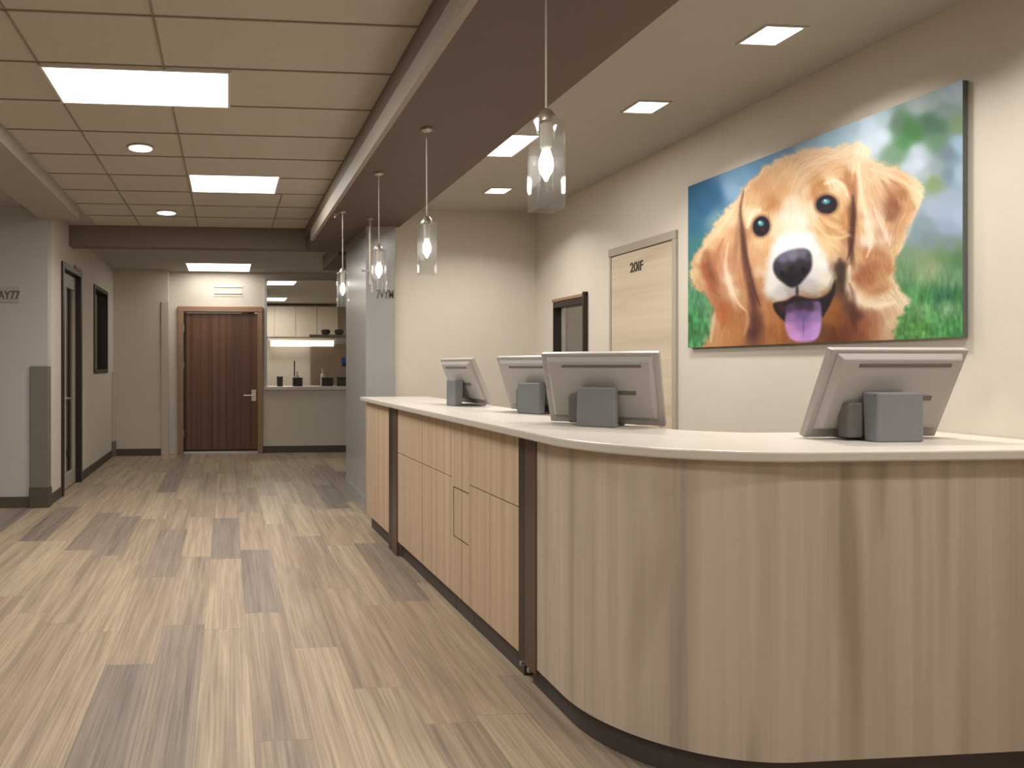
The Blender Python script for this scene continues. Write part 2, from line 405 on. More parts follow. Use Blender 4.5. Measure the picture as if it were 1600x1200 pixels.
# end door
t = thing('door_1', 'walnut door with brown frame at the end of the corridor', 'door', (-.1, 10.95, 0)); t['kind'] = 'structure'
o = (-.1,10.95,0)
MB().box(-.73,-.65,10.90,11.07,0,2.09).box(.445,.515,10.90,11.07,0,2.09).box(-.73,.515,10.90,11.07,2.09,2.17).build('door_frame', M['framewood'], t, o, bevel=.006)
MB().box(-.63,-.61,10.93,10.95,.02,2.09).build('door_stop', M['bronze'], t, o)
l = MB().box(-.645,.44,10.955,11.0,.05,2.07).build('door_leaf', M['doorwood'], t, o, bevel=.003, autouv=True)
MB().box(-.65,.445,10.90,11.05,0,.03).build('threshold', M['steel'], t, o, bevel=.003)
MB().box(-.645,.44,10.95,10.957,.03,.06).build('door_sweep', M['bronze'], t, o)
lever(t, o, (.385,10.955,.855), (-1,0,0), (0,-1,0), .15)
MB().box(.35,.42,10.948,10.956,.77,.94).build('handle_plate', M['steel'], t, o, bevel=.003)
for zz in (.3, 1.3, 1.85): MB().tube((-.645,10.945,zz-.05),(-.645,10.945,zz+.05),.008).build('hinge', M['steel'], t, o)
# left corridor door
t = thing('door_2', 'narrow bronze-framed glass door in the left corridor wall', 'door', (-1.64, 7.93, 0)); t['kind'] = 'structure'
o = (-1.64,7.93,0)
MB().box(-1.77,-1.62,7.44,7.51,0,2.33).box(-1.77,-1.62,8.34,8.41,0,2.33).box(-1.77,-1.62,7.51,8.34,2.27,2.33).build('door_frame', M['bronze'], t, o, bevel=.004)
MB().box(-1.72,-1.68,7.515,7.86,.01,2.265).box(-1.72,-1.68,7.86,8.335,.01,.16).box(-1.72,-1.68,7.86,8.335,2.12,2.265).box(-1.72,-1.68,8.26,8.335,.16,2.12).build('door_leaf', [M['framegrey']], t, o, bevel=.003)
tag(MB().box(-1.705,-1.695,7.86,8.26,.16,2.12).build('glass_pane', M['pane'], t, o), 'dark glass lite')
lever(t, o, (-1.68,7.83,.955), (0,1,0), (1,0,0), .12)
MB().box(-1.64,-1.615,8.05,8.36,2.332,2.37).build('door_closer', M['framewood'], t, o, bevel=.004)
# left window
t = thing('window_1', 'narrow brown-framed window in the left corridor wall', 'window', (-1.64, 9.7, 1.22)); t['kind'] = 'structure'
o = (-1.64,9.7,1.22)
MB().box(-1.77,-1.625,9.20,9.25,1.2,2.30).box(-1.77,-1.625,10.17,10.22,1.2,2.30).box(-1.77,-1.625,9.25,10.17,1.2,1.25).box(-1.77,-1.625,9.25,10.17,2.25,2.30).build('window_frame', M['bronze'], t, o, bevel=.004)
MB().box(-1.705,-1.695,9.25,10.17,1.25,2.25).build('glass_pane', M['pane'], t, o)
tag(MB().box(-1.75,-1.735,9.55,9.72,1.25,2.25).box(-1.75,-1.735,9.25,9.32,1.25,2.25).build('blind_panel', M['darkroom'], t, o), 'brown hanging blind slats')
# room behind left wall
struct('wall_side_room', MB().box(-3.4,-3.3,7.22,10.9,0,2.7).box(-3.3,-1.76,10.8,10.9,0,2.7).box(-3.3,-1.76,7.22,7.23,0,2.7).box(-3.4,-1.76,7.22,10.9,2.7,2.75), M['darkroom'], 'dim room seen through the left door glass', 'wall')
area('side_room_fill', (-2.5,10.0,2.6), .4, .4, 8)  # unseen fill lamp added to lighten the blind slats
# right maple door
t = thing('door_3', 'pale maple door with dark room number on the right wall', 'door', (2.74, 4.67, 0)); t['kind'] = 'structure'
o = (2.74,4.67,0)
MB().box(2.722,2.80,4.27,4.31,0,2.07).box(2.728,2.80,5.045,5.07,0,2.07).box(2.722,2.80,4.27,5.07,2.07,2.125).build('door_frame', M['framegrey'], t, o, bevel=.004)
MB().box(2.733,2.78,4.314,5.041,.01,2.066).build('door_leaf', M['maple'], t, o, bevel=.002, autouv=True)
lever(t, o, (2.735,4.43,.95), (0,1,0), (-1,0,0), .12)
R = Matrix(((0,0,-1,2.731-2.74),(-1,0,0,4.715-4.67),(0,1,0,1.955),(0,0,0,1)))
tag(text('room_number', '20IF', .092, M['letterdark'], R, parent=t), 'dark room number characters')
# right window
t = thing('window_2', 'small dark-framed opening in the right wall left of the maple door', 'window', (2.74, 5.7, .9)); t['kind'] = 'structure'
o = (2.74,5.7,.9)
MB().box(2.73,2.80,5.975,5.99,.9,1.82).box(2.705,2.76,5.40,5.425,.9,1.86).box(2.725,2.80,5.425,5.975,1.775,1.825).box(2.725,2.80,5.425,5.975,.9,.94).build('window_frame', M['bronze'], t, o, bevel=.003)
MB().box(2.72,2.84,5.40,5.99,1.826,1.85).build('head_trim', M['framewood'], t, o, bevel=.003)
MB().box(2.785,2.79,5.425,5.975,.94,1.775).build('glass_pane', M['pane'], t, o)
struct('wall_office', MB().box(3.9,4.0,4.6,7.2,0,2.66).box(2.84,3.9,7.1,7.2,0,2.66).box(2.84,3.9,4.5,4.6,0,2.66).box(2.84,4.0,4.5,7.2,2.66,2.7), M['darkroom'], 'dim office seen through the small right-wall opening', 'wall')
area('office_fill', (3.3,5.6,2.6), .4, .4, 22)  # unseen fill lamp added to brighten the office behind the opening
# pass-through window and room beyond
t = thing('window_3', 'large pass-through window right of the walnut door', 'window', (1.2, 10.95, .97)); t['kind'] = 'structure'
o = (1.2,10.95,.97)
MB().box(.54,.58,10.93,11.07,.975,2.6).box(.58,1.9,10.93,11.07,2.57,2.6).build('window_frame', M['wallcool'], t, o, bevel=.003)
MB().box(.54,1.9,10.90,11.42,.935,.985).build('window_sill', M['top'], t, o, bevel=.004)
MB().box(.58,1.9,11.0,11.006,.985,2.57).build('glass_pane', M['pane'], t, o)
wall_x('wall_kitchen_right', 2.9, 3.0, 11.07, 16.7, 0, CV, [], M['wall'], 'right wall of the room beyond the pass-through')
wall_x('wall_kitchen_left', .3, .4, 11.07, 16.7, 0, CV, [], M['wall'], 'left wall of the room beyond the pass-through')
wall_y('wall_kitchen_back', 16.6, 16.7, .3, 3.0, 0, CV, [], M['wall'], 'back wall of the room beyond the pass-through')
mb = MB().box(1.86, 2.9, 16.3, 16.595, .9, 1.78)
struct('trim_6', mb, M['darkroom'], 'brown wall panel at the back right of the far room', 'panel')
t = thing('wall_cabinet', 'row of pale wall cabinets in the room beyond the window', 'cabinet', (1.7, 16.4, 1.9)); o = (1.7,16.4,1.9)
MB().box(.55, 2.45, 16.27, 16.59, 1.93, 2.62).build('cabinet_body', M['cab'], t, o)
for k in range(4):
    d = MB().box(.56+k*.475, 1.02+k*.475, 16.25, 16.27, 1.94, 2.61).build('cabinet_door', M['cab'], t, o, bevel=.004)
t = thing('shelf_light', 'glowing light strip under the far pale cabinets', 'light', (1.6, 16.3, 1.8)); o = (1.6,16.3,1.8)
MB().box(.9, 2.4, 16.2, 16.5, 1.86, 1.9).build('housing', M['cab'], t, o)
MB().box(.95, 2.35, 16.22, 16.48, 1.73, 1.86).build('diffuser', M['strip'], t, o, bevel=.01)
for k, (xx, ww) in enumerate([(2.0, .22), (2.28, .2)]):
    tag(MB().lathe([(.05,0),(.09,.03),(.1,.09),(.07,.11)], (0,0,0), 16).build('bowl', M['dark'], None, (0,0,0), smooth=True), ['dark bowl on the high far shelf, left one of the pair', 'dark bowl on the high far shelf, right one of the pair'][k], 'bowl').location = (xx, 15.0, 1.93)
tag(MB().box(1.65, 2.88, 14.85, 15.15, 1.88, 1.93).build('shelf', M['fascia2'], None, (0,0,0), bevel=.005), 'brown high shelf above the glowing light strip', 'shelf')
# ceiling lights of far room
def panel_light(x0, x1, y0, y1, z, label, power, group=None, spread=180, name='ceiling_light'):
    cx, cy = (x0+x1)/2, (y0+y1)/2
    t = thing(name, label, 'ceiling light', (cx, cy, z), group); o = (cx,cy,z)
    f = .014
    MB().box(x0-f,x1+f,y0-f,y0,z-.006,z+.004).box(x0-f,x1+f,y1,y1+f,z-.006,z+.004).box(x0-f,x0,y0,y1,z-.006,z+.004).box(x1,x1+f,y0,y1,z-.006,z+.004).build('light_frame', M['white'], t, o)
    MB().box(x0,x1,y0,y1,z-.004,z+.003).build('diffuser', M['lamp'], t, o)
    area('lamp', (0,0,-.012), (x1-x0)*.98, (y1-y0)*.98, power, t, spread)
    return t
panel_light(.65, 1.12, 11.95, 12.55, CV, 'near ceiling panel in the room beyond the pass-through', 22)
panel_light(.75, 1.2, 14.9, 15.6, CV, 'far ceiling panel in the room beyond the pass-through', 28)

# things on the pass-through sill
for k, (x0, x1, h, lab) in enumerate([(.745,.83,.15,'dark box at the left end of the pass-through sill'), (.985,1.13,.13,'dark box right of centre-left on the sill, below the wall tap'), (1.43,1.60,.13,'wide dark box on the right of the sill'), (1.655,1.79,.14,'dark box at the right end of the sill, nearest the grey column')]):
    yy = 11.16 if k < 3 else 11.12
    o = ((x0+x1)/2, yy, .985)
    t = thing('storage_box', lab, 'box', o)
    MB().box(x0, x1, yy-.05, yy+.05, .985, .985+h*.8).build('box_body', M['dark'], t, o, bevel=.01)
    MB().box(x0-.004, x1+.004, yy-.054, yy+.054, .985+h*.8, .985+h).build('lid', M['bronze'], t, o, bevel=.006)
t = thing('soap_bottle', 'small white pump bottle behind the wide dark box on the sill', 'bottle', (1.46, 11.3, .985)); o = (1.46,11.3,.985)
MB().lathe([(.03,0),(.034,.01),(.034,.17),(.014,.19),(.012,.21)], o, 16).build('bottle_body', M['white'], t, o, smooth=True)
MB().lathe([(.012,.21),(.012,.24),(.02,.245),(.02,.26)], o, 12).build('pump', M['white'], t, o, smooth=True)
t = thing('soap_bottle', 'small white bottle behind the second dark box from the left', 'bottle', (1.06, 11.3, .985)); o = (1.06,11.3,.985)
MB().lathe([(.035,0),(.04,.01),(.04,.15),(.016,.18),(.014,.2)], o, 16).build('bottle_body', M['white'], t, o, smooth=True)
MB().lathe([(.016,.2),(.016,.225)], o, 12).build('cap', M['white'], t, o, smooth=True)
t = thing('tap', 'dark slim tap standing on the pass-through sill', 'tap', (1.03, 11.38, .985)); o = (1.03,11.38,.985)
MB().lathe([(.025,0),(.025,.01),(.01,.02),(.01,.38),(.006,.39)], o, 12).tube((1.03,11.38,1.355),(1.03,11.28,1.345),.008).build('spout', M['letterdark'], t, o, smooth=True)
t = thing('notice_tag', 'small blue tag with a red dot beside the glossy grey column', 'tag', (1.76, 10.99, 1.35)); o = (1.76,10.99,1.35)
MB().box(1.71, 1.79, 10.985, 10.997, 1.28, 1.42).build('tag_body', M['blue'], t, o, bevel=.01)
MB().tube((1.785,10.985,1.37),(1.785,10.978,1.37),.014,14).build('dot', M['red'], t, o)
MB().box(1.735, 1.78, 10.981, 10.985, 1.29, 1.33).build('dark_mark', M['dark'], t, o)
# pale bars added to imitate light reflections on the wall above end door
t = thing('reflection_bars', 'pale bars imitating light reflections above the walnut door', 'reflection', (0, 10.94, 2.41)); o = (0,10.94,2.41)
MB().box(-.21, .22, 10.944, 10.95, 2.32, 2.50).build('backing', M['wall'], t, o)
for zz in (2.36, 2.455): MB().box(-.2, .21, 10.93, 10.945, zz, zz+.025).build('reflection_bar', M['white'], t, o, bevel=.003)

# signs
t = thing('wall_sign', 'pale plate with dark letters on the far-left grey wall', 'sign', (-2.0, 6.895, 1.937)); o = (-2.0,6.895,1.937)
MB().box(-2.14, -1.888, 6.888, 6.8995, 1.868, 2.009).build('sign_plate', M['plate'], t, o, bevel=.003)
text('sign_letters', 'AY77', .105, M['letter'], Matrix(((.8,0,0,.02),(0,0,-1,-.009),(0,1,0,-.005),(0,0,0,1))), parent=t)
t = text('wall_lettering', '7VYM', .105, M['letter'], Matrix(((.6,0,0,1.37),(0,0,-1,6.338),(0,1,0,1.915),(0,0,0,1))))
tag(t, 'small dark letters on the glossy grey column behind the third pendant', 'lettering')

# ------------------------------------------------------------ ceiling lights
panel_light(-.90, 0.0, 3.67, 4.15, CT, 'largest ceiling panel, nearest one in the tile ceiling', 38)
panel_light(-.29, .39, 5.64, 6.18, CT, 'second, smaller panel farther along the tile ceiling', 34)
panel_light(-.56, .31, 10.0, 10.80, CV, 'ceiling panel just in front of the walnut door', 10)
panel_light(1.54, 1.84, 4.22, 4.65, CR, 'ceiling panel half hidden behind the brown soffit edge', 20)
panel_light(-.90, 0.0, .55, 1.03, CT, 'unseen tile ceiling panel added above the camera', 38)  # repeat of the visible panels, added unseen to light the corridor
panel_light(-.90, 0.0, -1.6, -1.12, CT, 'unseen tile ceiling panel added behind the camera', 38)  # second unseen repeat, added to light the corridor from behind
panel_light(-3.4, -2.5, 3.0, 3.5, CT, 'ceiling panel added over the open area out of frame at left', 12)  # out-of-view panel added to light the open area
def sq_light(cx, cy, label):
    t = thing('downlight', label, 'ceiling light', (cx, cy, CR), 'square downlights above the desk'); o = (cx,cy,CR); h=.08; f=.012
    MB().box(cx-h-f,cx+h+f,cy-h-f,cy-h,CR-.005,CR+.004).box(cx-h-f,cx+h+f,cy+h,cy+h+f,CR-.005,CR+.004).box(cx-h-f,cx-h,cy-h,cy+h,CR-.005,CR+.004).box(cx+h,cx+h+f,cy-h,cy+h,CR-.005,CR+.004).build('trim_ring', M['ceil'], t, o)
    MB().box(cx-h,cx+h,cy-h,cy+h,CR-.003,CR+.002).build('diffuser', M['lamp'], t, o)
    area('lamp', (0,0,-.01), .155, .155, 11.5, t, 130)
sq_light(2.24, 2.86, 'nearest square downlight above the dog picture')
sq_light(2.20, 3.71, 'middle square downlight right of the first pendant')
sq_light(2.10, 5.58, 'farthest square downlight over the reception back wall')
sq_light(2.26, 1.95, 'square downlight out of frame before the first one')
sq_light(2.26, .9, 'square downlight added out of frame above the desk end')  # extra downlight, added out of view for more light
def round_light(cx, cy, r, label):
    t = thing('downlight', label, 'ceiling light', (cx, cy, CT), 'round downlights in the tile ceiling'); o = (cx,cy,CT)
    MB().lathe([(r+.012,0),(r+.012,-.006),(r,-.006),(r,.0)], o, 32).build('trim_ring', M['white'], t, o)
    MB().lathe([(r,-.007),(r,-.009)], o, 32).build('diffuser', M['lamp'], t, o)
    area('lamp', (0,0,-.015), r*1.6, r*1.6, 9, t, 140)
round_light(-.58, 4.98, .075, 'nearer round downlight between the two corridor panels')
round_light(-.58, 7.06, .085, 'farther round downlight near the cross beam')

# ------------------------------------------------------------ reception desk
def arc(cx, cy, r, a0, a1, n=24): return [(cx+r*math.cos(math.radians(a0+(a1-a0)*k/n)), cy+r*math.sin(math.radians(a0+(a1-a0)*k/n))) for k in range(n+1)]
def fx(y):            # plan line of the long desk face
    return 1.21-.030*(y-2.85)
Y_END = 5.9; Y_P1a, Y_P1b = 5.14, 4.91; Y_P2a, Y_P2b = 2.97, 2.80
PZ0, PZ1 = .1, 1.004
def front(ya, yb, z0, z1, mb=None, th=.02, n=1, off=0.):
    mb = mb or MB()
    pts = [(fx(ya+(yb-ya)*k/n)+off, ya+(yb-ya)*k/n) for k in range(n+1)]
    return mb.ribbon(pts, z0, z1, th, u0=ya*-1.0)
# end cabinet
o = (1.3, 5.5, 0)
t = thing('desk_cabinet', 'short maple end section of the desk beyond the far metal strip', 'cabinet', o)
front(Y_END, Y_P1a+.0, PZ0, PZ1).build('front_panel', M['cabwood'], t, o, bevel=.001)
MB().ribbon([(1.66,Y_END),(fx(Y_END)+.0,Y_END)], PZ0, PZ1, .02).build('end_panel', M['cabwood'], t, o, bevel=.001)
front(Y_END-.09, Y_P1a, 0, PZ0, off=.025).build('toe_kick', M['toe'], t, o)
# drawer + door units
def unit(ya, yb, label, drawer=True, split=None):
    o = (1.3, (ya+yb)/2, 0); g = .0015
    t = thing('desk_cabinet', label, 'cabinet', o, None)
    # carcass
    MB().prism([(fx(ya)+.022,ya-.004),(fx(yb)+.022,yb+.004),(1.66,yb+.004),(1.66,ya-.004)], PZ0, PZ1-.004).build('cabinet_body', M['postdark'], t, o)
    if drawer:
        d = front(ya-g, yb+g, .705, PZ1).build('drawer_front', M['cabwood'], t, o, bevel=.001)
        if split:
            front(ya-g, split+g, PZ0, .70).build('door', M['cabwood'], t, o, bevel=.001)
            front(split-g, yb+g, PZ0, .70).build('door', M['cabwood'], t, o, bevel=.001)
        else: front(ya-g, yb+g, PZ0, .70).build('door', M['cabwood'], t, o, bevel=.001)
    else:
        front(ya-g, yb+g, PZ0, PZ1).build('door', M['cabwood'], t, o, bevel=.001)
        # small flush access hatch outlined in the tall panel
        y0, y1 = ya-.03, yb+.02
        x = lambda yy: fx(yy)-.0015
        z0, z1 = .40, .66; w_ = .004
        m = MB()
        for (a, b, c, d_) in [(y0,y1,z1-w_,z1),(y0,y1,z0,z0+w_),(y0,y0-w_,z0,z1)]:
            m.ribbon([(x(a),a),(x(b),b)], c, d_, .001)
        m.build('hatch_outline', M['postdark'], t, o)
    front(ya-.002, yb+.002, 0, PZ0, off=.025).build('toe_kick', M['toe'], t, o)
unit(Y_P1b, 3.81, 'maple desk cabinet with drawer and door next to the far metal strip')
unit(3.81, 3.54, 'narrow maple desk cabinet with a tall full-height front', drawer=False)
unit(3.54, Y_P2a, 'maple desk cabinet with drawer and two doors next to the near metal strip', split=3.29)
# metal strips
o = (fx(Y_P1a), 5.03, 0)
t = thing('metal_strip', 'thin dark bronze strip down the desk face near its far end', 'strip', o)
front(Y_P1a, 5.02, 0, PZ1, off=-.004).build('strip_edge', M['postdark'], t, o, bevel=.002)
front(5.02, Y_P1b, 0, PZ1, off=-.008).build('strip_face', M['post'], t, o, bevel=.002)
o = (fx(Y_P2a), 2.88, 0)
t = thing('metal_strip', 'wide dark bronze strip dividing flat cabinets from the curved desk front', 'strip', o)
front(Y_P2a, 2.895, .075, PZ1, off=-.001).build('strip_edge', M['postdark'], t, o, bevel=.002)
front(2.895, Y_P2b, .075, PZ1, off=-.006).build('strip_face', M['post'], t, o, bevel=.002)
for yy in (2.93, 2.86): MB().box(fx(yy)-.012, fx(yy)+.02, yy-.006, yy+.006, .06, .078).build('fixing', M['steel'], t, o, bevel=.002)
# curved front
R0 = .50; ccx, ccy = 1.212+R0, 2.075+R0
path = [(fx(Y_P2b), Y_P2b), (1.212, 2.68)] + arc(ccx, ccy, R0, 180, 270, 36) + [(2.2, 2.075), (2.735, 2.075)]
o = (1.9, 2.3, 0)
t = thing('curved_desk', 'curved light maple front of the reception desk', 'reception desk', o)
MB().ribbon(path, PZ0-.005, PZ1, .02, u0=.37).build('front_panel', M['counterwood'], t, o, smooth=True)
pk = [(fx(Y_P2b)+.028, Y_P2b+.1)] + arc(ccx, ccy, R0-.03, 180, 270, 36) + [(2.735, 2.105)]
MB().ribbon(pk, 0, PZ0-.004, .02).build('toe_kick', M['toe'], t, o, smooth=True)
# worktop
to = arc(1.155+.555, 2.03+.555, .555, 180, 270, 40)
outer = [(1.085, 6.0), (1.108, 4.6), (1.15, 2.9)] + to + [(2.735, 2.03)]
inner = [(2.735, 2.63), (2.05, 2.63)] + arc(2.05, 2.93, .30, 270, 180, 12) + [(1.72, 3.6), (1.66, 6.0)]
TOPZ = 1.037
tw = MB().prism(outer+inner, PZ1+.001, TOPZ).build('countertop', M['top'], None, (0,0,0), bevel=.006)
tag(tw, 'long pale stone countertop curving round the reception desk', 'countertop')

# ------------------------------------------------------------ monitors
def monitor(loc, psi, tilt, label, W=.47, H=.29, sw=.17, dx=0.0):
    """psi: yaw (deg, clockwise from facing the camera row) of the back; built with back towards -Y, top leaning to -Y"""
    t = thing('computer_monitor', label, 'computer monitor', loc, 'computer monitors on the reception counter', -math.radians(psi))
    ct, st = math.cos(math.radians(tilt)), math.sin(math.radians(tilt))
    zc = .16; yc = .05
    def T(p):   # local display coords: x, depth(y), height z from centre -> tilted
        x, y, z = p; return (x+dx, yc + y*ct - z*st, zc + z*ct + y*st)
    def disp(boxes, nm, mat, bev=.004):
        m = MB()
        for b in boxes:
            x0,x1,y0,y1,z0,z1 = b[:6]
            k = b[6] if len(b) > 6 else 0
            v = [(x0,y0,z0),(x1,y0,z0),(x1,y1,z0),(x0,y1,z0),(x0,y0,z1),(x1,y0,z1),(x1,y1,z1),(x0,y1,z1)]
            if k: v = [((p[0]+(k if p[0]==x0 else -k)) if p[1]==y0 else p[0], p[1], (p[2]+(k if p[2]==z0 else -k)) if p[1]==y0 else p[2]) for p in v]
            m.add([T(p) for p in v], [(0,3,2,1),(4,5,6,7),(0,1,5,4),(1,2,6,5),(2,3,7,6),(3,0,4,7)])
        return m.build(nm, mat, t, (0,0,0), bevel=bev)
    w, h = W/2, H/2
    sh = disp([(-w,w,-.012,.014,-h,h), (-w+.02,w-.02,-.034,-.012,-h+.03,h-.012,.016)], 'back_shell', M['mon'])
    disp([(-w*.62,w*.72,-.0365,-.034,h-.055,h-.043)], 'vent_slot', M['mondark'], .001)
    disp([(-w*.1,w*.6,-.040,-.034,-.012,0.004)], 'hinge_cover', M['mondark'], .003)
    disp([(-w+.012,w-.012,.014,.016,-h+.014,h-.014)], 'screen', M['screen'], 0)
    # stand: broad upright block + dark cable cover + foot
    MB().add([(-sw/2,-.055,0),(sw/2,-.055,0),(sw/2,-.005,0),(-sw/2,-.005,0),(-sw/2+.003,-.055,.165),(sw/2-.003,-.055,.165),(sw/2-.003,.008,.165),(-sw/2+.003,.008,.165)],
             [(0,3,2,1),(4,5,6,7),(0,1,5,4),(1,2,6,5),(2,3,7,6),(3,0,4,7)]).build('stand', M['monstand'], t, (0,0,0), bevel=.006)
    MB().box(-.07,.07,-.03,.16,0,.010).build('stand_foot', M['mondark'], t, (0,0,0), bevel=.005)
    MB().box(-sw/2-.05,-sw/2+.004,.0,.05,.01,.13).build('cable_cover', M['mondark'], t, (0,0,0), bevel=.008)
    return t
monitor((2.225, 2.31, TOPZ), 0, 22, 'large grey monitor seen from behind under the dog picture', W=.50, H=.33, dx=.035)
monitor((1.555, 2.97, TOPZ), 42, 24, 'grey monitor seen from behind in front of the maple door', W=.47, H=.33, sw=.155)
monitor((1.63, 3.80, TOPZ), 60, 24, 'third monitor along the counter, partly behind the one before the maple door', W=.47, H=.32, sw=.14)
monitor((1.47, 4.60, TOPZ), 80, 24, 'farthest monitor, near the far end of the counter', W=.42, H=.31, sw=.12)

# ------------------------------------------------------------ pendants
def pendant(cx, cy, label):
    t = thing('pendant_lamp', label, 'pendant lamp', (cx, cy, SB), 'glass pendants hanging from the brown soffit'); o = (0,0,0)
    zt, zb = 2.03-SB, 1.757-SB; h = .043; r = .007
    MB().lathe([(.0,0),(.03,-.0),(.03,-.012),(.012,-.022),(.0,-.024)][1:], o, 20).build('canopy', M['nickel'], t, o, smooth=True)
    MB().tube((0,0,-.02),(0,0,zt+.02),.004,8).build('rod', M['nickel'], t, o)
    MB().lathe([(.005,zt+.032),(.014,zt+.026),(.026,zt+.010),(.030,zt-.002),(.030,zt-.010)], o, 20).build('cap', M['nickel'], t, o, smooth=True)
    MB().lathe([(.017,zt-.01),(.017,zt-.085),(.012,zt-.09)], o, 16).build('lamp_holder', M['white'], t, o, smooth=True)
    # rounded square glass tube, open below
    def loop(q, rr):
        pts = []
        for sx, sy, a0 in ((1,1,0),(-1,1,90),(-1,-1,180),(1,-1,270)):
            for k in range(5):
                a = math.radians(a0+90*k/4); pts.append((sx*(q-rr)+rr*math.cos(a), sy*(q-rr)+rr*math.sin(a)))
        return pts
    A, B = loop(h, r), loop(h-.005, r-.003); n = len(A)
    v = [(p[0],p[1],zb) for p in A]+[(p[0],p[1],zt-.008) for p in A]+[(p[0],p[1],zt-.008) for p in B]+[(p[0],p[1],zb) for p in B]
    f = []
    for L in range(3):
        for i in range(n): f.append((L*n+i, L*n+(i+1)%n, (L+1)*n+(i+1)%n, (L+1)*n+i))
    for i in range(n): f.append((3*n+i, 3*n+(i+1)%n, (i+1)%n, i))
    MB().add(v, f).build('glass_shade', M['glass'], t, o, smooth=True)
    prof = [(.010,zt-.088),(.014,zt-.10),(.020,zt-.12),(.022,zt-.14),(.019,zt-.158),(.010,zt-.172),(.004,zt-.186)]
    MB().lathe(prof, o, 20).build('light_bulb', M['bulb'], t, o, smooth=True)
    return t
pendant(.95, 2.13, 'nearest and largest glass pendant, left of the dog picture')
pendant(1.017, 3.70, 'second glass pendant from the front, seen against the greige wall')
pendant(.948, 4.57, 'third glass pendant, seen against the glossy grey column')
pendant(.898, 5.72, 'farthest glass pendant, beside the pass-through window')
t = thing('hanging_rod', 'bare metal rod with a short crossbar hanging beside the third pendant', 'rod', (1.165, 5.97, SB))
MB().lathe([(.026,0),(.026,-.012),(.01,-.02)], (0,0,0), 16).build('canopy', M['nickel'], t, smooth=True)
MB().tube((0,0,-.015),(0,0,-.55),.011,10).build('rod', M['nickel'], t, smooth=True)
MB().box(-.075,.0,-.008,.008,-.445,-.43).build('crossbar', M['nickel'], t, bevel=.002)
t = thing('ceiling_sprinkler', 'tiny metal sprinkler head in the soffit beside the farthest pendant', 'sprinkler', (.862, 5.85, SB))
MB().lathe([(.022,0),(.022,-.006),(.01,-.01)], (0,0,0), 16).build('escutcheon', M['nickel'], t, smooth=True)
MB().lathe([(.008,-.01),(.008,-.025),(.014,-.027),(.014,-.03)], (0,0,0), 12).build('sprinkler_head', M['nickel'], t, smooth=True)

